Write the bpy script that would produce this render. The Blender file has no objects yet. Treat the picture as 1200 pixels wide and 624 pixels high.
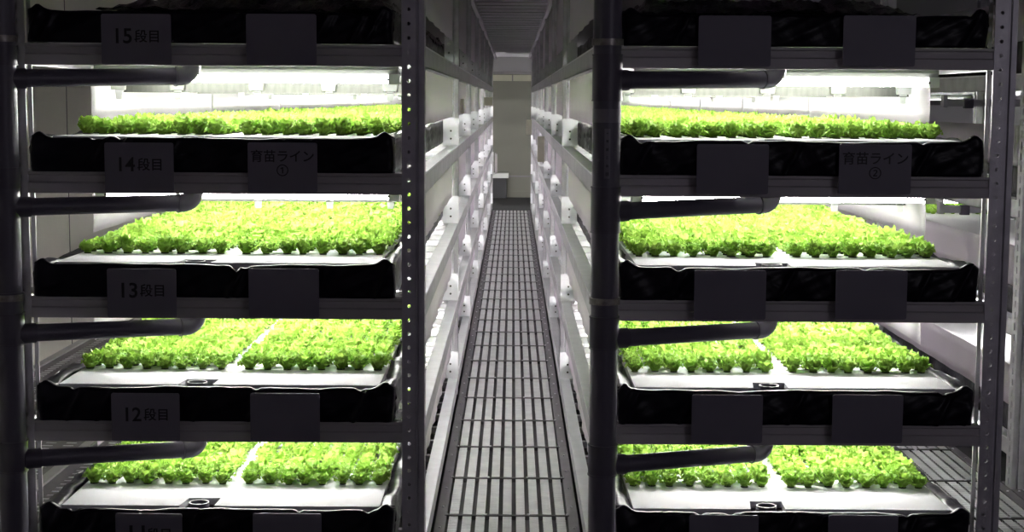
import bpy, math, random
import numpy as np
from mathutils import Vector, Matrix
random.seed(7)
R = math.radians
scene = bpy.context.scene
COL = scene.collection
E = 1.53                      # eye height above the mezzanine walkway
F = 1850.0                    # focal length in pixels of the 1200 wide frame
NUM = {1:'first',2:'second',3:'third',4:'fourth',5:'fifth',6:'sixth',7:'seventh',8:'eighth',9:'ninth',10:'tenth',
       11:'eleventh',12:'twelfth',13:'thirteenth',14:'fourteenth',15:'fifteenth',16:'sixteenth',17:'seventeenth',18:'eighteenth',
       19:'nineteenth',20:'twentieth',21:'twenty-first',22:'twenty-second',23:'twenty-third',24:'twenty-fourth'}
TIER = {11:'eleven',12:'twelve',13:'thirteen',14:'fourteen',15:'fifteen'}

# ------------------------------------------------------------------ camera
cd = bpy.data.cameras.new('camera'); cam = bpy.data.objects.new('camera', cd); COL.objects.link(cam)
cd.sensor_width = 36; cd.lens = 36*F/1200; cd.clip_end = 200
PITCH = math.atan(195/F)
cam.location = (0, 0, E)
cam.rotation_euler = (Matrix.Rotation(math.pi/2-PITCH, 3, 'X') @ Matrix.Rotation(R(0.35), 3, 'Z')).to_euler()
scene.camera = cam
CM = Matrix.Rotation(math.pi/2-PITCH, 3, 'X') @ Matrix.Rotation(R(0.35), 3, 'Z')
def W(px, py, Y):
    """point of the vertical plane at distance Y seen at that place of the photograph"""
    d = CM @ Vector(((px-600)/F, -(py-312)/F, -1))
    t = Y/d.y
    return Vector((d.x*t, Y, E+d.z*t))
def zl(py, Y=5.0, px=600): return W(px, py, Y).z

# ------------------------------------------------------------------ materials
def mat(name, col, rough=.5, metal=0.0, **k):
    m = bpy.data.materials.new(name); m.use_nodes = True
    nt = m.node_tree; b = nt.nodes['Principled BSDF']
    b.inputs['Base Color'].default_value = (*col, 1); b.inputs['Roughness'].default_value = rough; b.inputs['Metallic'].default_value = metal
    if 'spec' in k: b.inputs['Specular IOR Level'].default_value = k['spec']
    if 'emit' in k:
        b.inputs['Emission Color'].default_value = (*k['ecol'], 1); b.inputs['Emission Strength'].default_value = k['emit']
    co = nt.nodes.new('ShaderNodeTexCoord')
    if 'var' in k:      # blotchy wear in the base colour
        n = nt.nodes.new('ShaderNodeTexNoise'); n.inputs['Scale'].default_value = k.get('vscale', 9); n.inputs['Detail'].default_value = 6
        mp = nt.nodes.new('ShaderNodeMapping'); mp.inputs['Scale'].default_value = k.get('stretch', (1,1,1))
        nt.links.new(co.outputs['Object'], mp.inputs[0]); nt.links.new(mp.outputs[0], n.inputs['Vector'])
        r = nt.nodes.new('ShaderNodeValToRGB'); v = k['var']
        r.color_ramp.elements[0].position = .3; r.color_ramp.elements[1].position = .7
        r.color_ramp.elements[0].color = (*[c*(1-v) for c in col], 1); r.color_ramp.elements[1].color = (*[min(1, c*(1+v)) for c in col], 1)
        nt.links.new(n.outputs['Fac'], r.inputs[0]); nt.links.new(r.outputs[0], b.inputs['Base Color'])
    if 'bump' in k:
        n = nt.nodes.new('ShaderNodeTexNoise'); n.inputs['Scale'].default_value = k.get('bscale', 30); n.inputs['Detail'].default_value = 3
        n.inputs['Distortion'].default_value = k.get('dist', 0)
        nt.links.new(co.outputs['Object'], n.inputs['Vector'])
        bp = nt.nodes.new('ShaderNodeBump'); bp.inputs['Strength'].default_value = k['bump']; bp.inputs['Distance'].default_value = k.get('bd', .01)
        nt.links.new(n.outputs['Fac'], bp.inputs['Height']); nt.links.new(bp.outputs[0], b.inputs['Normal'])
    return m
def translucent(name, col, mix, rough=.6, gloss=.0):
    m = bpy.data.materials.new(name); m.use_nodes = True; nt = m.node_tree
    b = nt.nodes['Principled BSDF']; b.inputs['Base Color'].default_value = (*col, 1); b.inputs['Roughness'].default_value = rough
    t = nt.nodes.new('ShaderNodeBsdfTranslucent'); t.inputs[0].default_value = (*col, 1)
    mx = nt.nodes.new('ShaderNodeMixShader'); mx.inputs[0].default_value = mix
    nt.links.new(b.outputs[0], mx.inputs[1]); nt.links.new(t.outputs[0], mx.inputs[2])
    nt.links.new(mx.outputs[0], nt.nodes['Material Output'].inputs[0])
    return m, b, nt
M = {}
M['steel'] = mat('galvanized_steel', (.58,.565,.60), .42, .35, var=.14, vscale=14, bump=.08, bscale=60)
M['beam'] = mat('rack_beam_steel', (.50,.48,.49), .5, .15, var=.12, vscale=8, stretch=(.3,1,1))
M['plate'] = mat('bracket_steel', (.86,.86,.90), .4, .1, var=.06, vscale=12)
M['film'] = mat('black_film', (.006,.0045,.010), .33, 0, bump=.3, bscale=7, bd=.02, dist=1.0, spec=.16)
M['film2'] = mat('glossy_black_film', (.010,.008,.013), .18, 0, bump=.5, bscale=8, bd=.02, dist=1.0, spec=.5)
M['foam'] = mat('white_foam', (.86,.85,.88), .7, var=.02, vscale=60, stretch=(1,12,1))
M['bed'] = mat('tray_bed', (.55,.56,.55), .4)
M['pvc'] = mat('grey_pvc', (.15,.14,.18), .38, 0, spec=.45)
M['collar'] = mat('grey_pvc_collar', (.125,.115,.15), .42, 0)
M['clamp'] = mat('worn_clamp_steel', (.32,.30,.28), .35, .5, var=.4, vscale=40)
M['tape'] = mat('pale_tape', (.27,.26,.30), .5)
M['sign'] = mat('grey_sign_plastic', (.20,.185,.235), .5, var=.04, vscale=5)
M['ink'] = mat('black_ink', (.010,.008,.014), .5)
M['white'] = mat('white_enamel', (.82,.83,.82), .35)
M['clip'] = translucent('white_plastic', (.9,.9,.9), .35)[0]
M['housing'] = mat('lamp_housing_grey', (.15,.155,.15), .4)
M['tube'] = mat('lit_tube', (.9,.9,.9), .4, emit=74.0, ecol=(1.0,.985,.95))
M['dark'] = mat('dark_socket', (.02,.02,.02), .5)
M['bar'] = mat('lamp_bar_steel', (.11,.115,.10), .35, .6, var=.2, vscale=10, stretch=(6,1,1))
M['sheet'] = translucent('reflective_sheet', (.92,.86,.925), .62, .35)[0]
M['thin'] = translucent('thin_sheet', (.93,.88,.93), .6, .35)[0]
M['leaf'], lb, lnt = translucent('lettuce_leaf', (.33,.62,.035), .38, .45)
# leaf colour varies from plant to plant by position
co = lnt.nodes.new('ShaderNodeTexCoord'); nz = lnt.nodes.new('ShaderNodeTexNoise'); nz.inputs['Scale'].default_value = 28; nz.inputs['Detail'].default_value = 4
geo = lnt.nodes.new('ShaderNodeNewGeometry')
lnt.links.new(geo.outputs['Position'], nz.inputs['Vector'])
rp = lnt.nodes.new('ShaderNodeValToRGB'); rp.color_ramp.elements[0].position = .32; rp.color_ramp.elements[1].position = .68
rp.color_ramp.elements[0].color = (.24,.43,.045,1); rp.color_ramp.elements[1].color = (.52,.76,.15,1)
lnt.links.new(nz.outputs['Fac'], rp.inputs[0]); lnt.links.new(rp.outputs[0], lb.inputs['Base Color'])
for n_ in lnt.nodes:
    if n_.type == 'BSDF_TRANSLUCENT': lnt.links.new(rp.outputs[0], n_.inputs[0])
M['plug'] = mat('dark_sponge', (.03,.035,.03), .9)
M['grate'] = mat('walkway_steel', (.93,.92,.94), .38, .35, var=.12, vscale=10, bump=.1, bscale=80)
M['gratedark'] = mat('walkway_steel_dark', (.12,.115,.12), .5, .5)
M['frame'] = mat('walkway_frame', (.23,.21,.23), .5, .3, var=.1)
M['wall'] = mat('beige_wall_lit', (.84,.82,.74), .6, var=.03, vscale=2)  # left wall: beige made paler in place of stronger light
M['wall2'] = mat('pale_wall_panel', (.80,.78,.85), .55)
M['wallb'] = mat('beige_wall_dim', (.20,.195,.165), .6)  # back wall: same beige darkened in place of dimmer light
M['ceil'] = mat('ceiling_panel', (.34,.32,.35), .6)
M['under'] = mat('dark_floor', (.05,.05,.055), .7)
M['lavender'] = mat('ladder_steel', (.80,.75,.84), .5)
M['beige'] = mat('beige_box', (.50,.48,.38), .5)
M['hose'] = mat('grey_hose', (.16,.14,.17), .3)

# ------------------------------------------------------------------ mesh helpers
class MB:
    def __init__(s): s.v = []; s.f = []; s.m = []; s.mats = []; s.sm = []
    def mi(s, m):
        if m not in s.mats: s.mats.append(m)
        return s.mats.index(m)
    def add(s, vs, fs, m, smooth=False):
        o = len(s.v); i = s.mi(m)
        s.v += [tuple(v) for v in vs]
        for f in fs: s.f.append([a+o for a in f]); s.m.append(i); s.sm.append(smooth)
    def box(s, x0,x1,y0,y1,z0,z1, m):
        v = [(x,y,z) for z in (z0,z1) for y in (y0,y1) for x in (x0,x1)]
        s.add(v, [(0,2,3,1),(4,5,7,6),(0,1,5,4),(2,6,7,3),(0,4,6,2),(1,3,7,5)], m)
    def tube(s, pts, r, m, n=12, caps=True):
        pts = [Vector(p) for p in pts]; rs = r if isinstance(r, (list,tuple)) else [r]*len(pts)
        t0 = (pts[1]-pts[0]).normalized(); up = Vector((0,0,1)) if abs(t0.z) < .9 else Vector((0,1,0))
        u = t0.cross(up).normalized(); vs = []; fs = []
        for i, p in enumerate(pts):
            t = (pts[min(i+1,len(pts)-1)]-pts[max(i-1,0)]).normalized()
            u = (u - t*u.dot(t)).normalized(); w = t.cross(u)
            for k in range(n):
                a = 2*math.pi*k/n; vs.append(p + (u*math.cos(a)+w*math.sin(a))*rs[i])
        for i in range(len(pts)-1):
            for k in range(n): fs.append((i*n+k, i*n+(k+1)%n, (i+1)*n+(k+1)%n, (i+1)*n+k))
        s.add(vs, fs, m, True)
        if caps:
            s.add([vs[k] for k in range(n)], [tuple(range(n))[::-1]], m); s.add([vs[(len(pts)-1)*n+k] for k in range(n)], [tuple(range(n))], m)
    def grid(s, fn, nu, nv, m, smooth=True):
        vs = [fn(i/nu, j/nv) for j in range(nv+1) for i in range(nu+1)]
        fs = [(j*(nu+1)+i, j*(nu+1)+i+1, (j+1)*(nu+1)+i+1, (j+1)*(nu+1)+i) for j in range(nv) for i in range(nu)]
        s.add(vs, fs, m, smooth)
    def mesh(s, name):
        me = bpy.data.meshes.new(name); me.from_pydata(s.v, [], s.f)
        for m in s.mats: me.materials.append(M[m])
        me.polygons.foreach_set('material_index', s.m); me.polygons.foreach_set('use_smooth', s.sm); me.update()
        return me
    def build(s, name, parent=None, bevel=0, solid=0):
        o = bpy.data.objects.new(name, s.mesh(name)); COL.objects.link(o); o.parent = parent
        if solid:
            q = o.modifiers.new('solid', 'SOLIDIFY'); q.thickness = solid; q.offset = 0
        if bevel:
            q = o.modifiers.new('bevel', 'BEVEL'); q.width = bevel; q.segments = 2; q.limit_method = 'ANGLE'
        return o
def tag(o, label, cat, group=None, kind=None):
    if label: o['label'] = label
    if cat: o['category'] = cat
    if group: o['group'] = group
    if kind: o['kind'] = kind
    return o
def empty(name, loc=(0,0,0)):
    o = bpy.data.objects.new(name, None); o.location = loc; o.empty_display_size = .1; COL.objects.link(o); return o
def struct(o): o['kind'] = 'structure'; return o
def put(me, name, loc, parent=None, rot=(0,0,0), scale=None):
    o = bpy.data.objects.new(name, me); o.location = loc; o.rotation_euler = rot; o.parent = parent
    if scale: o.scale = scale
    COL.objects.link(o); return o
def copy_tree(o, parent=None):
    c = o.copy(); COL.objects.link(c); c.parent = parent
    for ch in o.children: copy_tree(ch, c)
    return c
_nr = np.random.RandomState(3)
def wob(x, f, ph=0): return math.sin(x*f+ph)*.5+math.sin(x*f*2.37+1.3+ph*2)*.3+math.sin(x*f*5.1+.4+ph)*.2

# ------------------------------------------------------------------ measured planes
YF = 5.0; YE = 22.1
AX0 = W(9, 300, YF).x; AX1 = W(497, 300, YF).x; BX0 = W(694, 300, YF).x; BX1 = W(1182, 300, YF).x
CX0, CX1 = 1.99, 3.30
PY = [5.0, 8.11, 10.45, 12.8, 15.15, 17.5, 19.85, 22.1]
TOP = {15: zl(15), 14: zl(163.5), 13: zl(312), 12: zl(456), 11: zl(599)}       # tray rims
BT = {15: zl(53.5), 14: zl(204.5), 13: zl(351), 12: zl(496), 11: zl(641)}
BH = zl(53.5)-zl(79)
CEIL = E+.80

# ------------------------------------------------------------------ rack parts
def holed(mb, x0, x1, z0, n, pitch, hw, hh, y, m, axis='x', round_=True):
    """a strip with a hole in each cell; axis x: in plane y=const; axis y: in plane x=const (y argument is then x)"""
    xc = (x0+x1)/2
    for k in range(n):
        a = z0+k*pitch; b = a+pitch; c = (a+b)/2
        out = [(x0,a),(xc,a),(x1,a),(x1,c),(x1,b),(xc,b),(x0,b),(x0,c)]
        if round_: inn = [(xc+hw*math.cos(R(t)), c+hh*math.sin(R(t))) for t in (225,270,315,0,45,90,135,180)]
        else: inn = [(xc-hw,c-hh),(xc,c-hh),(xc+hw,c-hh),(xc+hw,c),(xc+hw,c+hh),(xc,c+hh),(xc-hw,c+hh),(xc-hw,c)]
        q = out+inn
        vs = [(u,y,v) if axis == 'x' else (y,u,v) for u,v in q]
        mb.add(vs, [(i,(i+1)%8,8+(i+1)%8,8+i) for i in range(8)], m)
def post_mesh(z0, z1, flip, name, W_=.070, D=.072, m='steel'):
    """folded steel upright: perforated face to the inside, plain rib to the outside; x runs 0..W_ from the inside edge when flip is False"""
    mb = MB(); p = .0447; n = int((z1-z0)/p)+1; zt = z0+n*p
    s = (lambda x: W_-x) if flip else (lambda x: x)
    holed(mb, s(.0), s(.043), z0, n, p, .0062, .0062, 0, m)
    def q(xa, ya, xb, yb): mb.add([(s(xa),ya,z0),(s(xb),yb,z0),(s(xb),yb,zt),(s(xa),ya,zt)], [(0,1,2,3)], m)
    q(.043,0,.046,.008); q(.046,.008,.051,.008); q(.051,.008,.054,0); q(.054,0,W_,0)
    # outer side with slots, inner side plain, rear lips
    q(W_,0,W_,.014); q(W_,.058,W_,D)
    holed(mb, .014, .058, z0, n, p, .006, .014, s(W_), m, 'y', False)
    q(0,0,0,.005); q(0,.067,0,D); q(0,D,.013,D); q(.031,D,W_,D)
    return mb
def make_rack(name, x0, x1, levels, tops, bts, ys, label, z_top, pm_cut=0.0):
    root = tag(empty(name, ((x0+x1)/2, ys[0], 0)), label, 'rack')
    cx = (x0+x1)/2; hw = (x1-x0)/2; y0 = ys[0]
    pl = post_mesh(0, z_top, True, 'post').mesh('post'); pr = post_mesh(0, z_top, False, 'post').mesh('post')
    for i, y in enumerate(ys):
        for sx, me in ((-1, pl), (1, pr)):
            o = put(me, 'post', ((-hw if sx < 0 else hw-.070), y-y0, 0), root)
            q = o.modifiers.new('solid', 'SOLIDIFY'); q.thickness = .0022; q.offset = 0
    L = ys[-1]-y0
    for lv in levels:
        zt = bts[lv]; zb = zt-BH
        # front beam: a box section with a pressed lip along its upper half
        b = MB(); xa, xb = -hw+.070, hw-.070
        prof = [(0,zb),(0,zb+.032),(.006,zb+.036),(.006,zt-.012),(0,zt-.008),(0,zt),(.042,zt),(.042,zb)]
        n = len(prof)
        vs = [(x,y,z) for x in (xa,xb) for y,z in prof]
        b.add(vs, [(i,(i+1)%n,n+(i+1)%n,n+i) for i in range(n)]+[tuple(range(n))[::-1],tuple(range(n,2*n))], 'beam')
        b.build('front_beam', root)
        for sx in (-1, 1):
            s = MB(); a = sx*hw; c = sx*(hw-.048)
            s.box(min(a,c),max(a,c), .072, L, zt-.006, zt, 'plate')
            for y1,y2 in zip(ys[:-1], ys[1:]):
                a2 = a-sx*.003
                s.box(min(a,a2),max(a,a2), y1-y0+.072, y2-y0, zb, zt-.006, 'steel')
            s.box(min(a,a-sx*.03),max(a,a-sx*.03), .072, L, zb, zb+.004, 'steel')
            s.build('side_beam', root)
        g = MB(); k = .22
        while k < L:
            g.box(-hw+.05, hw-.05, k, k+.030, zt-.035, zt-.008, 'steel'); k += .28
        g.build('shelf_grille', root)
    # bracket plates in front of the uprights at each beam
    bp = MB()
    bp.box(0,.080,-.006,0,0,.140,'plate')
    for (a, c) in ((.040,.035),(.040,.075)): bp.tube([(a,-.006,c),(a,-.0095,c)], .0055, 'dark', 6)
    bme = bp.mesh('bracket_plate')
    for i, y in enumerate(ys[1:]):
        for lv in levels:
            if lv == 15: continue
            for sx in (-1, 1):
                put(bme, 'bracket_plate', ((-hw-.003 if sx < 0 else hw-.077), y-y0-.001, bts[lv]), root)
    return root

LV = [15,14,13,12,11]
rackA = make_rack('shelving_rack', AX0, AX1, LV, TOP, BT, PY, 'left tall perforated steel rack beside the beige wall, tiers eleven to fifteen', E+.67)
rackB = make_rack('shelving_rack', BX0, BX1, LV, TOP, BT, PY, 'right tall perforated steel rack beside the grey drain stack, five tiers in view', E+.67)
CTOP = {24: E+.24, 23: E-.255, 22: E-.73, 21: E-1.21}
CBT = {k: v-.125 for k, v in CTOP.items()}
PYC = [6.15, 8.6, 11.05, 13.5, 15.95, 18.4, 20.85]
rackC = make_rack('shelving_rack', CX0, CX1, [24,23,22,21], CTOP, CBT, PYC, 'far right steel rack across the narrow side aisle, four tiers of trays', E+.67)

# ------------------------------------------------------------------ trays
def tray(x0, x1, y0, y1, zt, zb, seed, label, group, ears=True):
    """film lined growing tray, crumpled black film over a shallow box"""
    rnd = random.Random(seed)
    root = tag(empty('growing_tray', ((x0+x1)/2, y0, zb)), label, 'tray', group)
    hw = (x1-x0)/2; L = y1-y0; H = zt-zb
    ph = rnd.random()*9
    folds = [rnd.uniform(-hw, hw) for _ in range(7)]
    def rim(x):      # the film rim hangs a little lower in places and bunches at the corners
        r = -.004+.004*wob(x, 9, ph)
        for f in folds[:3]: r -= .009*math.exp(-((x-f)/.012)**2)
        e = min(x+hw, hw-x)
        if ears: r += .020*math.exp(-((e-.03)/.022)**2)
        return r
    m = MB()
    def front(u, v):
        x = -hw+2*hw*u; z = (H+rim(x))*v
        d = .006*wob(x+z*.7, 14, ph)+.003*wob(z*2-x, 33, ph)
        for f in folds: d -= .010*math.exp(-((x-f-(z-.05)*.5)/.007)**2)
        e = min(x+hw, hw-x); r = .022
        if e < r: d += r-math.sqrt(max(0, r*r-(r-e)**2))
        xx = x*(1-.006*math.sin(v*3.1+ph)) if abs(x) > hw-.03 else x
        return (xx, d+.004*math.sin(v*math.pi)*-1, z)
    m.grid(front, 150, 12, 'film')
    def over(u, v):   # folded over the rim to the inside
        x = -hw+2*hw*u; a = front(u, 1); r = rim(x)
        w = .035
        return (x, a[1]+w*v, a[2]+.004*math.sin(v*math.pi)-.020*v*v*(1 if v > .9 else .25))
    m.grid(over, 150, 4, 'film')
    for sx in (-1, 1):
        def side(u, v, sx=sx):
            y = .02+(L-.02)*u; z = (H+.012*wob(y, 6, ph+sx))*v
            d = .010*wob(y+z, 17, ph+sx)+.008*wob(z*3-y, 41, ph)
            return (sx*(hw-.004-d*(.3+.7*math.sin(v*math.pi))), y, z)
        m.grid(side, int(L*22), 6, 'film')
        def sover(u, v, sx=sx):
            a = side(u, 1); y = a[1]; w = .050*(1+.3*wob(y, 11, ph))
            return (a[0]-sx*w*v, y, a[2]+.006*math.sin(v*math.pi)+.004*wob(y*1.3+v, 37)-.012*v)
        m.grid(sover, int(L*22), 3, 'film')
    m.build('film_liner', root, solid=.0012)
    b = MB(); b.box(-hw+.03, hw-.03, .03, L-.01, .004, H-.030, 'bed'); b.build('basin', root)
    if zt-E < .2:
        # overflow ring standing in the board's cut-out
        pass
    return root, hw
def overflow(root, x, y, z):
    m = MB(); n = 20
    for (r1, r2, za, zb_) in ((.033,.033,-.02,.005),(.033,.0285,.005,.005),(.0285,.0285,.005,-.02)):
        vs = [(x+r*math.cos(2*math.pi*k/n), y+r*math.sin(2*math.pi*k/n), z+zz) for r,zz in ((r1,za),(r2,zb_)) for k in range(n)]
        m.add(vs, [(k,(k+1)%n,n+(k+1)%n,n+k) for k in range(n)], 'pvc', True)
    m.add([(x+.0285*math.cos(2*math.pi*k/n), y+.0285*math.sin(2*math.pi*k/n), z-.018) for k in range(n)], [tuple(range(n))], 'dark')
    m.tube([(x,y,z-.018),(x,y,z-.003)], [.012,.010], 'pvc', 10)
    m.build('overflow_ring', root)
    q = MB(); q.box(x-.066, x+.066, y-.04, y+.07, z-.024, z-.019, 'film'); q.build('outlet_floor', root)

ROW0 = 5.335; SP = .0632; BW = .518
RK = {'left': (AX0, AX1, W(257,456,5.04).x), 'right': (BX0, BX1, W(931.5,456,5.04).x)}
def plant_x(xc, i):   # eight plants on either side of the seam between the rafts
    return xc+(-.5-.275-7+i)*SP if i < 8 else xc+(.5+.275+(i-8))*SP
DEPTH = {15: 0, 14: 14, 13: 4, 12: 3, 11: 2}
def raft_mesh(w, d, cut=None):
    m = MB(); t = .022
    if cut:
        a, b, c = cut
        pol = [(0,0),(a,0),(a+.012,c),(b+.004,c),(b,0),(w,0),(w,d),(0,d)]
    else: pol = [(0,0),(w,0),(w,d),(0,d)]
    n = len(pol)
    vs = [(x,y,z) for z in (0,t) for x,y in pol]
    m.add(vs, [tuple(range(n))[::-1], tuple(range(n,2*n))]+[(i,(i+1)%n,n+(i+1)%n,n+i) for i in range(n)], 'foam')
    return m.mesh('foam_raft')
me_plain = raft_mesh(2*BW, 1.196); me_cut = raft_mesh(2*BW, 1.196, (BW-.135, BW-.022, .10))
me_last = raft_mesh(BW-.002, 1.10)
TX = {}
for side, (x0, x1, xc) in RK.items():
    for lv in LV:
        tx0 = xc-BW-.062; tx1 = xc+BW+.052
        t, hw = tray(tx0, tx1, YF-.010, YE-.1, TOP[lv], BT[lv]+.001, lv*7+(side == 'left'),
                 f'black film-lined growing tray on tier {TIER[lv]} of the {side} rack', 'film-lined growing trays')
        TX[(side, lv)] = t
        zr = TOP[lv]-.022
        if lv != 15:
            overflow(t, xc-.078-(tx0+tx1)/2, .085, TOP[lv]-.002-(BT[lv]+.001))
            for j in range(DEPTH[lv]):
                o = put(me_cut if j == 0 else me_plain, 'foam_raft', (xc-BW, YF+.035+j*1.2, zr+.001))
                tag(o, f'white foam raft carrying lettuce, {NUM[j+1]} from front on tier {TIER[lv]} of the {side} rack', 'foam board',
                    'white foam rafts holding the lettuce')
CC = (CX0+CX1)/2
for k, (lv, w) in enumerate(((24,'top'),(23,'second highest'),(22,'third highest'),(21,'lowest'))):
    tray(CX0+.05, CX1-.05, PYC[0]+.0, PYC[-1]-.1, CTOP[lv], CBT[lv]+.001, 90+k, f'black film-lined growing tray on the {w} tier of the far right rack', 'film-lined growing trays')

# crumpled dark film and hoses lying on the unlit top trays
for side, (x0, x1, xc) in RK.items():
    rnd = random.Random(11 if side == 'left' else 12)
    m = MB()
    def fn(u, v):
        xa_, xb_ = (xc-.43, xc+.55) if side == 'left' else (xc-.50, xc+.42)
        x = xa_+(xb_-xa_)*u; y = YF+.25+9*v; hh = .066*min(1, v*20)*min(1, u*16, (1-u)*16)
        return (x, y, TOP[15]+.016+hh+.010*wob(x+y*.4, 17)+.010*wob(y*2.2-x, 9)+.008*wob(x*3+y, 23))
    m.grid(fn, 80, 160, 'film2')
    tag(m.build('cover_film', solid=.001), f'crumpled black film spread over the unlit top tray of the {side} rack', 'plastic film')
    for h in range(3):
        m = MB(); pts = []; a = rnd.uniform(-.4,.4); b = rnd.uniform(-.45,.45)
        for k in range(40):
            t = k/39; pts.append((xc+a+(b-a)*t+.05*math.sin(t*7+h), YF+.5+6*t, TOP[15]+.112+.02*math.sin(t*11+h*2)))
        m.tube(pts, .009+.003*h, 'hose', 8)
        tag(m.build('irrigation_hose'), f'{("thin","medium","thick")[h]} grey irrigation hose lying over black film atop the {side} rack', 'hose')
# pipe run under the ceiling at the right
for k, (p, q, r) in enumerate((((1.0,6.6),(2.4,7.2),.012),((.8,7.5),(2.6,8.3),.018),((1.1,9.0),(2.9,9.3),.014))):
    m = MB(); za = E+.335+.05*k
    m.tube([(p[0],p[1],za),((p[0]+q[0])/2,(p[1]+q[1])/2,za+.02),(q[0],q[1],za+.05)], r, 'hose', 8)
    tag(m.build('cable_conduit'), f'{("lowest","middle","highest")[k]} grey conduit crossing above the top tray of the right rack', 'conduit')

# ------------------------------------------------------------------ lettuce
def plant_mesh(seed, nl, nu, nv, h=.050, spread=.036, plug=True):
    rnd = random.Random(seed); m = MB()
    for i in range(nl):
        a = i*2.399+rnd.uniform(-.3,.3); inner = i/nl
        L = spread*(1.15-.55*inner)*rnd.uniform(.85,1.1); H = h*(.42+.66*inner)*rnd.uniform(.85,1.12)
        wd = .0155*rnd.uniform(.85,1.2); ca, sa = math.cos(a), math.sin(a); ph = rnd.random()*6
        def fn(u, v):
            s = v; rr = L*(s**(.8+.5*inner)); z = H*math.sin(min(1,s*1.08)*math.pi*.56)*(1 if s < .8 else 1-.35*(s-.8)/.2*(1-inner))
            wl = wd*(.38+.85*math.sin(math.pi*min(1,(s*.80+.10))))
            t = (u-.5)*2
            ruf = .0062*s*math.sin(t*9+ph+s*6)*abs(t)+.0035*s*math.sin(s*15+ph)*abs(t)
            x = rr+ruf*.5-.005*abs(t)*s; y = t*wl; z2 = .003+z+.006*t*t*s+ruf
            if s > .95: x -= .004*abs(t)+.002*math.sin(t*9+ph)
            return (x*ca-y*sa, x*sa+y*ca, max(.0015,z2))
        m.grid(fn, nu, nv, 'leaf', False)
    if plug:
        n = 8; m.add([(.013*math.cos(2*math.pi*k/n), .013*math.sin(2*math.pi*k/n), z) for z in (-.004,.0025) for k in range(n)],
              [tuple(range(n,2*n))]+[(k,(k+1)%n,n+(k+1)%n,n+k) for k in range(n)], 'plug')
    return m
hi = [plant_mesh(i, 14, 6, 6, h=.040+.003*(i % 3)) for i in range(6)]
hime = [p.mesh('lettuce_seedling') for p in hi]
mid = [plant_mesh(20+i, 11, 4, 3, h=.042) for i in range(6)]
low = [plant_mesh(40+i, 6, 2, 2, spread=.038, h=.042, plug=False) for i in range(5)]
IND = {('left',14):2,('left',13):2,('left',12):3,('left',11):3,('right',14):2,('right',13):2,('right',12):3,('right',11):2}
ROWS = {14: 264, 13: 62, 12: 40, 11: 28}
PV, PF, PM = [], [], []; off = 0
def arr(mb):
    return (np.array(mb.v, dtype=np.float32), np.array([f for f in mb.f if len(f) == 4], dtype=np.int32),
            np.array([1 if mb.mats[mm] == 'plug' else 0 for f, mm in zip(mb.f, mb.m) if len(f) == 4], dtype=np.int32))
midA = [arr(p) for p in mid]; lowA = [arr(p) for p in low]
def stuff_plant(A, x, y, z, rnd):
    global off
    v, f, mm = A[rnd.randrange(len(A))]
    a = rnd.uniform(0, 6.28); s = rnd.uniform(.86, 1.16); c, sn = math.cos(a)*s, math.sin(a)*s
    w = np.empty_like(v); w[:,0] = v[:,0]*c-v[:,1]*sn+x; w[:,1] = v[:,0]*sn+v[:,1]*c+y; w[:,2] = v[:,2]*s*rnd.uniform(.85,1.15)+z
    PV.append(w); PF.append(f+off); PM.append(mm); off += len(v)
rnd = random.Random(5)
for side, (x0, x1, xc) in RK.items():
    for lv in (14,13,12,11):
        for r in range(ROWS[lv]):
            y = ROW0+r*SP
            for i in range(16):
                x = plant_x(xc, i)+rnd.uniform(-.006,.006); yy = y+rnd.uniform(-.006,.006); z = TOP[lv]+.001
                if r < IND[(side, lv)]:
                    o = put(hime[rnd.randrange(6)], 'lettuce_seedling', (x, yy, z), rot=(0,0,rnd.uniform(0,6.28)))
                    s = rnd.uniform(.86,1.14); o.scale = (s, s, s*rnd.uniform(.85,1.15))
                    tag(o, f'green lettuce seedling, {NUM[i+1]} from left in {NUM[r+1]} row, tier {TIER[lv]} of {side} rack', 'lettuce', 'lettuce seedlings in the front rows')
                else:
                    if rnd.random() < .012: continue
                    stuff_plant(midA if y < 7.5 else lowA, x, yy, z, rnd)
for lv in (23, 22):
    y = 8.9 if lv == 23 else 10.5
    while y < 16:
        x = CX0+.13
        while x < CX1-.12:
            stuff_plant(lowA, x+rnd.uniform(-.01,.01), y, CTOP[lv]-.012, rnd); x += .075
        y += .075
V = np.concatenate(PV); Fq = np.concatenate(PF); Mi = np.concatenate(PM)
me = bpy.data.meshes.new('lettuce_crop'); me.vertices.add(len(V)); me.vertices.foreach_set('co', V.ravel())
me.loops.add(Fq.size); me.loops.foreach_set('vertex_index', Fq.ravel()); me.polygons.add(len(Fq))
me.polygons.foreach_set('loop_start', np.arange(0, Fq.size, 4, dtype=np.int32)); me.polygons.foreach_set('loop_total', np.full(len(Fq), 4, dtype=np.int32))
me.materials.append(M['leaf']); me.materials.append(M['plug'])
me.polygons.foreach_set('material_index', Mi); me.polygons.foreach_set('use_smooth', np.zeros(len(Fq), dtype=bool)); me.update(); me.validate()
crop = bpy.data.objects.new('lettuce_crop', me); COL.objects.link(crop)
tag(crop, 'dense green lettuce seedlings covering the trays behind the front rows', 'lettuce', None, 'stuff')
print('crop faces', len(Fq))
# foam under the C rack's plants
for lv, w in ((23,'second highest'),(22,'third highest'),(21,'lowest')):
    m = MB(); m.box(CX0+.10, CX1-.10, PYC[0]+.04, PYC[-1]-.2, CTOP[lv]-.034, CTOP[lv]-.012, 'foam')
    tag(m.build('foam_raft'), f'long white foam raft on the {w} tier of the far right rack', 'foam board')

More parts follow.
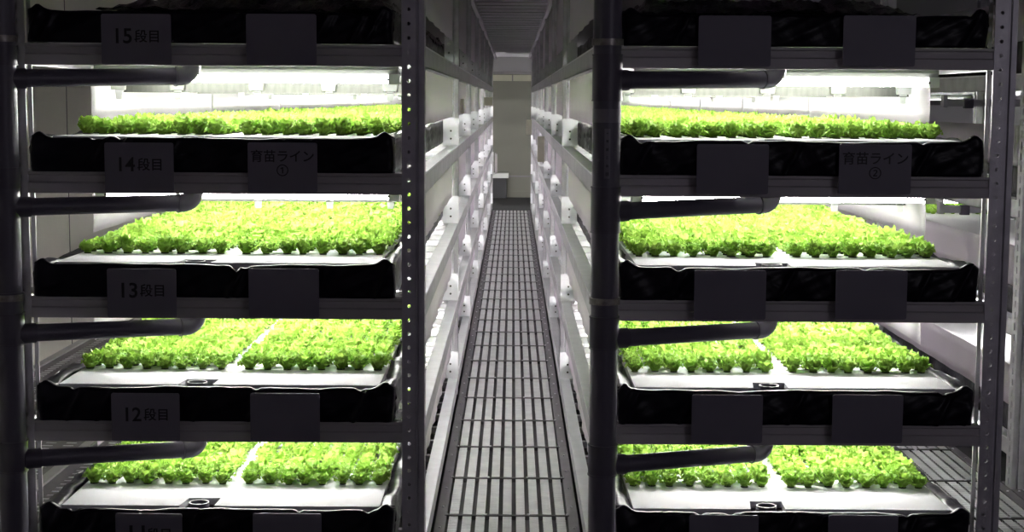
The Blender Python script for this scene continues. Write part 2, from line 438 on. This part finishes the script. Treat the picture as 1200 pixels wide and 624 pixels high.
# ------------------------------------------------------------------ lamps
def lamp_proto(w):
    root = empty('fluorescent_lamp')
    h = MB(); hw = w/2
    prof = [(-.022,0),(.022,0),(.022,-.012),(.014,-.028),(-.014,-.028),(-.022,-.012)]
    n = 6; vs = [(x,y,z) for x in (-hw,hw) for y,z in prof]
    h.add(vs, [(i,(i+1)%n,n+(i+1)%n,n+i) for i in range(n)]+[tuple(range(n)),tuple(range(n,2*n))[::-1]], 'housing'); h.build('housing', root)
    t = MB(); t.tube([(-hw+.032,-.004,-.046),(hw-.032,-.004,-.046)], .013, 'tube', 10); t.build('tube', root)
    for s in (-1, 1):
        k = MB(); a, b = sorted((s*(hw+.004), s*(hw-.034)))
        k.box(a, b, -.024,.020,-.062,-.026,'white'); c = s*(hw-.0335)
        k.tube([(c-.001,-.026,-.046),(c+.001,-.012,-.046)], .005, 'dark', 6)
        k.build('socket', root, bevel=.002)
    return root
def bar_proto(w, clips):
    root = empty('lamp_bar'); hw = w/2
    b = MB()
    b.box(-hw,hw,0,.004,-.034,0,'bar'); b.box(-hw,hw,-.012,.004,-.036,-.034,'bar'); b.box(-hw,hw,0,.030,0,.003,'bar'); b.build('channel', root)
    for x in clips:
        c = MB(); c.add([(x-.030,-.02,.014),(x+.030,-.02,.014),(x+.026,-.02,-.028),(x-.026,-.02,-.028),
                         (x-.030,.035,.014),(x+.030,.035,.014),(x+.026,.035,-.028),(x-.026,.035,-.028)],
                        [(0,1,2,3),(7,6,5,4),(0,4,5,1),(1,5,6,2),(2,6,7,3),(3,7,4,0)], 'clip')
        c.add([(x-.015,-.004,-.028),(x+.015,-.004,-.028),(x+.011,-.004,-.062),(x-.011,-.004,-.062),
               (x-.015,.008,-.028),(x+.015,.008,-.028),(x+.011,.008,-.062),(x-.011,.008,-.062)],
              [(0,1,2,3),(7,6,5,4),(0,4,5,1),(1,5,6,2),(2,6,7,3),(3,7,4,0)], 'clip')
        c.build('clip', root, bevel=.003)
    return root
LY = [5.52, 5.98, 6.45, 6.95, 7.5, 8.1] + [8.9+1.0*k for k in range(14)]
lp = None; bar = None
for side, (x0, x1, xc) in RK.items():
    for lv in (15,14,13,12):          # the shelf a lamp hangs under
        zb = BT[lv]-BH+.011
        gl, gr = ((W(112,94,5.52).x, W(467,94,5.52).x) if side == 'left' else (W(742,94,5.52).x, W(1099,94,5.52).x))
        xm = (gl+gr)/2
        for k, y in enumerate(LY):
            if lp is None: lp = lamp_proto(gr-gl); o = lp
            else: o = copy_tree(lp)
            o.location = (xm, y, zb)
            tag(o, f'white fluorescent lamp, {NUM[k+1]} from front under tier {TIER[lv]} of the {side} rack', 'lamp', 'fluorescent lamps under the shelves')
        zbar = BT[lv]-BH-.046
        if side == 'left': cx_ = [W(p,105,5.9).x-xm for p in (138,207,300,385,457)]
        else: cx_ = [W(p,105,5.9).x-xm for p in (735,807,900,983,1060)]
        for j, y in enumerate((5.92, 7.3, 9.6)):
            if j == 0:
                o = bar_proto(gr-gl, cx_); base = o
            else: o = copy_tree(base)
            o.location = (xm, y, zbar)
            tag(o, f'grey lamp support bar with white clips, {NUM[j+1]} from front under tier {TIER[lv]} of {side} rack', 'lamp bar', 'lamp support bars')
for lv, w in ((24,'top'),(23,'second highest'),(22,'third highest')):
    for k, y in enumerate((6.7,7.9,9.3,11,13,15.5,18)):
        if (lv == 24 and k < 3) or k in (0, 2, 4): continue
        o = copy_tree(lp); o.location = (CC, y, CBT[lv]-BH+.004)
        tag(o, f'white fluorescent lamp, {NUM[k+1]} from front under the {w} tier of the far right rack', 'lamp', 'fluorescent lamps under the shelves')
    for k, y in enumerate((7.35, 9.9, 12.4)):
        m = MB(); z = CBT[lv]-BH-.01
        m.box(CX0+.004, CX1-.01, y, y+.03, z-.055, z-.022, 'steel'); m.box(CX0+.0, CX0+.02, y-.01, y+.04, z-.06, z-.004, 'steel')
        m.box(CX0+.10, CX0+.14, y-.012, y+.02, z-.064, z-.018, 'collar')
        o = m.build('cross_bar')
        tag(o, f'grey cross bar, {NUM[k+1]} below {w} tier of far right rack', 'bar', 'cross bars of the far right rack')

# ------------------------------------------------------------------ reflective sheets
def sheet(x, y0, y1, z0, z1, label, seed, group, mm='sheet'):
    m = MB(); L = y1-y0; ph = seed*1.7
    def fn(u, v):
        y = y0+L*u; z = z0+(z1-z0)*v
        return (x+.0045*wob(y, 13, ph)+.002*wob(y+z, 31, ph), y, z)
    m.grid(fn, max(6, int(L*14)), 4, mm)
    tag(m.build('reflective_sheet', solid=.0015), label, 'plastic sheet', group)
for side, (x0, x1, xc) in RK.items():
    for lv in (14,13,12,11):
        z1 = BT[lv+1]-BH+.01; z0 = TOP[lv]+.035
        for face, x in (('left', x0+.030), ('right', x1-.030)):
            inner = (side, face) in (('left','right'),('right','left'))
            wd = 'aisle side' if inner else ('wall side' if side == 'left' else 'far side')
            seg = []
            for i in range(7):
                a = PY[i]+.085; b = PY[i+1]-.035
                if not inner: a = PY[i]-.04; b = PY[i+1]-.05
                if i == 0:
                    if inner: seg.append((5.09, 5.42)); a = 5.45
                    else: a = 5.75
                seg.append((a, b))
            if not inner: x = x0+.074 if face == 'left' else x1-.074
            for i, (a, b) in enumerate(seg):
                sheet(x, a, b, z0, z1, f'translucent white sheet, {NUM[i+1]} from front on the {wd}, tier {TIER[lv]} of {side} rack', lv*3+i, 'translucent sheets around the tiers', 'thin' if wd == 'wall side' else 'sheet')
    xi = x1-.030 if side == 'left' else x0+.030
    for i in range(7):
        sheet(xi, PY[i]+.1, PY[i+1]-.03, TOP[15]+.02, E+.66, f'grey-looking unlit sheet, {NUM[i+1]} from front above tier fifteen on aisle side of {side} rack', 50+i, 'translucent sheets around the tiers')
for lv, w in ((24,'top'),(23,'second highest'),(22,'third highest'),(21,'lowest')):
    for i in range(6):
        sheet(CX0+.012, PYC[i]+.075, PYC[i+1]-.012, CTOP[lv]+.004, CTOP[lv]+.165, f'low pale sheet, {NUM[i+1]} from front along the {w} tier of the far right rack', 70+i, 'low sheets along the far right rack')

# ------------------------------------------------------------------ pipes
def ring(m, x, y, z0, z1, r, mm): m.tube([(x,y,z0),(x,y,z1)], r, mm, 28)
def stack(px, side, cuts, clampy, tape=False):
    YP = 4.86; top = W(px[0], 0, YP); bot = W(px[1], 624, YP)
    x = (top.x+bot.x)/2; r = .0425
    root = tag(empty('drain_stack', (x, YP, 0)), 'thick grey vertical drain pipe with a paper label, in front of the right rack' if tape else
               'thick grey vertical drain pipe without a label, before the left rack', 'pipe', None)
    m = MB(); ring(m, 0,0,0,E+.79,r,'pvc'); m.build('pipe', root)
    for y0, y1 in cuts:
        m = MB(); z1 = zl(y0, YP)-0; z0 = zl(y1, YP)
        ring(m, 0,0,z0,z1,r+.0035,'collar'); ring(m, 0,0,z0,z0+.004,r+.005,'collar'); ring(m, 0,0,z1-.004,z1,r+.005,'collar'); m.build('coupling', root)
    for y in clampy:
        m = MB(); z = zl(y, YP); ring(m,0,0,z-.010,z+.010,r+.006,'clamp'); m.build('clamp', root)
    if tape:
        m = MB(); ring(m,0,0,zl(143,YP),zl(127,YP),r+.0012,'tape'); m.build('tape_band', root)
        # narrow label curved on the pipe
        m = MB(); zb, zt = zl(208,YP), zl(150,YP); a0, a1 = R(-78), R(-102); rr = r+.0016
        m.grid(lambda u,v: (rr*math.cos(a1+(a0-a1)*u), rr*math.sin(a1+(a0-a1)*u), zb+(zt-zb)*v), 6, 1, 'tape')
        lb_ = m.build('paper_label', root)
    return root, x, YP, r
sA, xA, YP, rP = stack((3, 15), 'left', [(57,80),(200,224),(346,352),(370,408),(520,556)], [49, 352])
sB, xB, _, _ = stack((711.5, 706.5), 'right', [(63,118),(218,272),(370,408),(520,556)], [49, 352], True)
def drain(p0, p1, label, tier):
    a = W(p0[0], p0[1], 4.87); b = W(p1[0], p1[1], 5.12)
    root = tag(empty('drain_pipe', a), label, 'pipe', 'sloping drain pipes under the trays')
    d = (b-a); r = .0275; L = d.length; u = d.normalized()
    m = MB(); m.tube([(0,0,0), d], r, 'pvc', 20); m.build('pipe', root)
    m = MB(); m.tube([u*-.012, u*.040], r+.0045, 'collar', 20); m.build('coupling', root)
    # elbow turning up into the tray outlet
    m = MB(); pts = [d-u*.012, d+u*.004]; Rr = .038
    for k in range(1, 9):
        t = k/8*math.pi/2; pts.append(d+u*(.004+Rr*math.sin(t))+Vector((0,0,1))*(Rr*(1-math.cos(t))))
    pts.append(pts[-1]+Vector((0,0,.055)))
    m.tube(pts, r+.002, 'pvc', 20); m.tube([d-u*.016, d-u*.010], r+.0045, 'collar', 20); m.build('elbow', root)
for side, px in (('left', {15:((14,92),(210,89.5)),14:((20,243),(213,238)),13:((26,391),(216,383)),12:((32,538),(219,527))}),
                 ('right',{15:((722,94),(898,93)),14:((722,248),(893,240)),13:((721,397),(889,387)),12:((719,545),(884,532))})):
    for lv, (p, q) in px.items():
        drain(p, q, f'grey drain pipe sloping up under tier {TIER[lv]} at the front of the {side} rack', lv)

# ------------------------------------------------------------------ signs
def text_mesh(s, size, name, parent, loc, width=None, bold=.0):
    cu = bpy.data.curves.new('lettering', 'FONT'); cu.body = s; cu.size = size; cu.align_x = 'CENTER'; cu.align_y = 'CENTER'
    cu.extrude = .0006; cu.offset = bold; cu.resolution_u = 3
    o = bpy.data.objects.new('t', cu); COL.objects.link(o)
    dg = bpy.context.evaluated_depsgraph_get(); me = bpy.data.meshes.new_from_object(o.evaluated_get(dg))
    bpy.data.objects.remove(o)
    me.name = name; me.materials.clear(); me.materials.append(M['ink'])
    n = len(me.vertices)
    if n:
        c = np.empty(n*3, dtype=np.float32); me.vertices.foreach_get('co', c); c = c.reshape(-1,3)
        w0, w1 = c[:,0].min(), c[:,0].max(); h0, h1 = c[:,1].min(), c[:,1].max()
        c[:,0] -= (w0+w1)/2; c[:,1] -= (h0+h1)/2
        if width: c[:,:2] *= width/(w1-w0)
        me.vertices.foreach_set('co', c.ravel()); me.update()
    t = put(me, name, loc, parent, (math.pi/2,0,0)); return t
SX = {15:((118,201),(288,371),(819,903),(989,1072),16,76),14:((122,204),(290,372),(817,900),(984,1067),167,226),
      13:((125,207),(291,374),(814,897),(980,1062),315,373),12:((130,211),(293,375),(811,893),(976,1057),461,518),
      11:((135,214),(296,377),(808,888),(971,1051),602,659)}
YS = 4.962
for lv, s in SX.items():
    for k in range(4):
        ty = (s[4], s[5]) if k < 2 else (s[4]+2, s[5]+2)
        a = W(s[k][0], ty[0], YS); b = W(s[k][1], ty[1], YS); cx_ = (a.x+b.x)/2; w = abs(b.x-a.x); h = abs(a.z-b.z)
        side = 'left' if k < 2 else 'right'
        if k == 0: lab = f'grey plastic sign reading {TIER[lv]} dan-me on the left rack'
        elif k == 1 and lv == 14: lab = 'grey plastic sign for seedling line one on the left rack'
        elif k == 3 and lv == 14: lab = 'grey plastic sign for seedling line two on the right rack'
        else: lab = f'blank grey plastic sign, {"right" if k in (1,3) else "left"}-hand one on tier {TIER[lv]} of the {side} rack'
        root = tag(empty('tier_sign', (cx_, YS, min(a.z,b.z))), lab, 'sign', 'plastic signs on the shelf fronts')
        m = MB(); c = .006; H = h; pol = []
        for (qx, qz, a0) in ((w/2-c, c, -90), (w/2-c, H-c, 0), (-w/2+c, H-c, 90), (-w/2+c, c, 180)):
            for t in (0, 45, 90): pol.append((qx+c*math.cos(R(a0+t)), qz+c*math.sin(R(a0+t))))
        n = len(pol); m.add([(x,y,z) for y in (0,.003) for x,z in pol], [tuple(range(n)), tuple(range(n,2*n))[::-1]]+[(i,n+i,n+(i+1)%n,(i+1)%n) for i in range(n)], 'sign')
        m.build('plate', root)
        m = MB()
        for sx in (-1, 1): m.box(sx*w*.36-.008, sx*w*.36+.008, .003, .045, H*.30, H*.34, 'sign')
        m.build('hanger', root)
        sc = w/83.0
        if k == 0: text_mesh(f'{lv}', .04, 'lettering', root, (-14.5*sc,-.001,H-26*sc), 19*sc, .0006); text_mesh('段目', .04, 'lettering', root, (12.5*sc,-.001,H-26*sc), 29*sc, .0006)
        if lv == 14 and k in (1,3):
            text_mesh('育苗ライン', .04, 'lettering', root, (0,-.001,H-16*sc), 75*sc, .0005)
            text_mesh('①' if k == 1 else '②', .04, 'lettering', root, (0,-.001,H-33*sc), 14*sc, .0003)
lab = [o for o in sB.children if o.name.startswith('paper_label')][0]
for i, ch in enumerate('↓育苗三段目'):
    text_mesh(ch, .02, 'lettering', lab, (0, -rP-.0022, zl(155+i*9.6, YP)), .0085 if i else .006, .0002)

# ------------------------------------------------------------------ walkways
PD = .578
def deck(name, x0, x1, y0, n, label, strips, cat='walkway', fr=.040, sw=.033, slots=17):
    root = tag(empty(name, ((x0+x1)/2, y0, 0)), label, cat)
    hw = (x1-x0)/2; iw = 2*hw-2*fr; pitch = iw/strips
    m = MB()
    m.box(-hw+fr, hw-fr, 0, PD, -.030, -.014, 'gratedark')
    for i in range(strips):
        xa = -hw+fr+i*pitch+(pitch-sw)/2; xb = xa+sw; p = (PD-.016)/slots
        for k in range(slots):
            ya = .008+k*p; 
            m.add([(xa,ya,-.004),(xb,ya,-.004),(xb,ya+p*.14,0),(xa,ya+p*.14,0),(xb,ya+p*.88,0),(xa,ya+p*.88,0),(xb,ya+p,-.004),(xa,ya+p,-.004)],
                  [(0,1,2,3),(3,2,4,5),(5,4,6,7)], 'grate', False)
        m.add([(xa,.008,-.006),(xa,PD-.008,-.006),(xa,PD-.008,-.014),(xa,.008,-.014)], [(0,1,2,3)], 'grate')
        m.add([(xb,.008,-.006),(xb,PD-.008,-.006),(xb,PD-.008,-.014),(xb,.008,-.014)], [(3,2,1,0)], 'grate')
    me = m.mesh('grating_panel')
    c = MB(); 
    c.grid(lambda u,v: (-hw+fr*.8+(2*hw-1.6*fr)*u, -.006+.012*v, .004+.0012*math.sin(u*19)), 24, 1, 'gratedark', False)
    c.box(-hw+fr*.8, hw-fr*.8, -.006,.006,-.02,.0025,'gratedark')
    for sx in (-1,1):
        for q in (.3,.85): c.tube([(sx*hw*q,-.001,.004),(sx*hw*q,-.001,.008)], .005, 'plate', 6)
    cme = c.mesh('cross_strip')
    for k in range(n):
        put(me, 'grating_panel', (0, k*PD, 0), root); put(cme, 'cross_strip', (0, k*PD, 0), root)
    for sx in (-1, 1):
        r = MB(); a, b = sorted((sx*hw, sx*(hw-fr))); r.box(a+.001, b-.001, 0, n*PD, -.04, .001, 'frame')
        for k in range(n*2): r.tube([((a+b)/2, .12+k*PD/2, .001), ((a+b)/2, .12+k*PD/2, .005)], .0045, 'plate', 6)
        r.build('edge_rail', root)
    return root
EY = W(600, 605, 5.8)
# depth at which the cross strip of the photograph at y=605 lies on the walkway
def fy(py):
    d = CM @ Vector((0, -(py-312)/F, -1)); return -E/d.z*d.y
Y605 = fy(605)
Y0 = Y605-2*PD
NM = int((21.9-Y0)/PD)
deck('catwalk', AX1+.006, BX0-.006, Y0, NM, 'long perforated steel catwalk down the central aisle between the two racks', 9)
deck('catwalk', BX1+.006, CX0-.006, Y0, NM, 'narrow slotted steel catwalk between the right rack and far right rack', 7)
deck('catwalk', CX0, CX0+1.3, Y0, 3, 'grating platform before the front end of the far right rack', 16)
# left aisle: slotted plank floor with pale bars
def planks(x0, x1, y0, y1):
    root = tag(empty('slotted_floor', ((x0+x1)/2, y0, 0)), 'grey slotted plank walkway between the left rack and the beige wall', 'walkway')
    cx = (x0+x1)/2; n = 4; w = (x1-x0)/n
    for i in range(n):
        m = MB(); a = x0-cx+i*w; L = y1-y0
        m.box(a+.045, a+w-.002, 0, L, -.03, 0, 'frame')
        k = .03
        while k < L:
            for q in (.35, .75): m.box(a+.045+(w-.05)*q-.022, a+.045+(w-.05)*q+.022, k, k+.013, .0002, .0022, 'plate')
            k += .058
        m.build('plank', root)
        m = MB(); m.box(a, a+.045, 0, L, -.03, .010, 'beam'); m.build('joint_bar', root)
planks(-2.72, AX0-.006, 4.3, 24.0)

# ------------------------------------------------------------------ overhead ladder in the aisle
root = tag(empty('overhead_ladder', (0, 9.6, E+.675)), 'grey steel overhead ladder with close rungs along the aisle ceiling', 'ladder rack')
xa, xb = AX1+.0, BX0-.0; rm = MB(); rm.box(xa+.02, xb-.02, 0, .006, -.012, .024, 'lavender'); rm.box(xa+.02, xb-.02, .006, .07, -.012, -.008, 'under')  # pale face, dark lower flange: shade of the underside put into the colour
rme = rm.mesh('rung')
for k in range(37): put(rme, 'rung', (0, k*.42, 0), root)
for x in (xa-.012, xb-.013):
    m = MB(); m.box(x, x+.025, -2, 15.8, -.025, .045, 'lavender'); m.build('side_rail', root)

# ------------------------------------------------------------------ room shell
YB = 25.6; XL = -2.73; XR = 5.2
m = MB(); m.box(XL-.1, XR+.1, -1.5, YB+.1, -.12, -.045, 'under'); struct(m.build('floor'))
m = MB(); m.box(XL-.1, XR+.1, -1.5, YB+.1, CEIL, CEIL+.1, 'ceil')
m.box(AX1-.05, BX0+.05, 9, 25.6, E+.74, E+.76, 'under'); struct(m.build('ceiling'))  # ceiling strip coloured dark so gaps between rungs read as shade
m = MB(); m.box(XL-.1, XL, -1.5, YB, -.12, CEIL, 'wall')
struct(m.build('wall_left'))
for k, y in enumerate((4.9, 7.3, 9.7, 12.1, 14.5, 16.9, 19.3, 21.7)):
    m = MB(); m.box(XL, XL+.003, y-.004, y+.004, 0, CEIL, 'frame'); struct(m.build(f'trim_{k+1}'))
m = MB(); m.box(XR, XR+.1, -1.5, YB, -.12, CEIL, 'wall2'); struct(m.build('wall_right'))
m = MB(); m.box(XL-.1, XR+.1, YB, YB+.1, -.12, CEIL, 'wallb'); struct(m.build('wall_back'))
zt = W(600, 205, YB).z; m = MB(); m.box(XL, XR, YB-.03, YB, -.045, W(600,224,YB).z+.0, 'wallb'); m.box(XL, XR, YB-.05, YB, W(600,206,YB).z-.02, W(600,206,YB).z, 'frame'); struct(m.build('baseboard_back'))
m = MB(); m.box(XL, XR, YB-.05, YB, W(600,87,YB).z, CEIL, 'ceil'); m.box(XL,XR,YB-.08,YB,W(600,87,YB).z-.0,W(600,84,YB).z,'frame'); struct(m.build('trim_20'))
m = MB(); m.box(XL, XR, YB-.02, YB, W(600,95,YB).z, W(600,88,YB).z, 'beige'); m.box(-.02,.0,YB-.03,YB,W(600,95,YB).z, W(600,88,YB).z,'frame'); struct(m.build('trim_21'))
m = MB(); a = W(575,203,YB-.3); b = W(596,209,YB-.3); m.box(a.x, b.x, YB-.3, YB-.05, b.z, a.z, 'white'); m.box(a.x+.03,b.x-.03,YB-.28,YB-.05,-.045,b.z,'under')
tag(m.build('low_shelf', bevel=.004), 'small pale shelf against the back wall at the aisle end', 'shelf')
# beige boxes clipped to the uprights of the aisle
def jbox(px0, px1, py0, py1, Y, side, label, d=.08):
    a = W(px0, py0, Y); b = W(px1, py1, Y)
    root = tag(empty('junction_box', ((a.x+b.x)/2, Y, b.z)), label, 'box'); w = b.x-a.x; h = a.z-b.z
    m = MB(); m.box(-w/2, w/2, 0, d, 0, h, 'beige'); m.build('body', root, bevel=.004)
    m = MB(); m.box(-w/2+.006, w/2-.006, -.004, 0, .008, h-.008, 'beige'); m.build('lid', root, bevel=.002)
jbox(616.8, 623, 140.6, 158, 18.6, 'right', 'small beige junction box projecting from the right rack deep in the aisle')
jbox(630, 638, 160, 190, 12.6, 'right', 'tall beige box on the aisle side of the right rack')
jbox(537.5, 543.5, 116, 133, 9.3, 'left', 'beige box on the left rack just behind the second upright')
jbox(566, 577, 114, 124, 16.6, 'left', 'beige box high on the left rack near the aisle end')
# coil of clear tubing
m = MB(); c = W(578, 192, 16.9)
for q in range(3):
    m.tube([(c.x+(.02+.01*q)*math.sin(q), c.y+(.08)*math.cos(t*2*math.pi/24), c.z+(.12-.01*q)*math.sin(t*2*math.pi/24)) for t in range(25)], .006, 'clip', 6, False)
tag(m.build('tubing_coil'), 'loop of clear tubing hanging on the left rack near the aisle end', 'tubing')

# ------------------------------------------------------------------ ambient from the open front, plus an added fill light
w = bpy.data.worlds.new('world'); scene.world = w; w.use_nodes = True
w.node_tree.nodes['Background'].inputs[0].default_value = (.50,.43,.56,1); w.node_tree.nodes['Background'].inputs[1].default_value = .15
def area(name, loc, rot, sx, sy, en, col):
    l = bpy.data.lights.new(name, 'AREA'); l.shape = 'RECTANGLE'; l.size = sx; l.size_y = sy; l.energy = en; l.color = col
    o = bpy.data.objects.new(name, l); o.location = loc; o.rotation_euler = rot; COL.objects.link(o)
area('fill_light', (3.2, -1.0, 2.2), (R(62), 0, R(12)), 1.2, .4, 11, (.92,.88,1.0))  # added fill behind the camera, lifts the rack fronts towards the right

vs = scene.view_settings; vs.view_transform = 'Standard'; vs.look = 'None'; vs.gamma = 1; vs.exposure = 0; vs.use_curve_mapping = False
c = scene.cycles; c.max_bounces = 8; c.diffuse_bounces = 5; c.glossy_bounces = 3; c.transmission_bounces = 4; c.transparent_max_bounces = 4
c.sample_clamp_indirect = 6; c.use_denoising = True; c.caustics_reflective = False; c.caustics_refractive = False
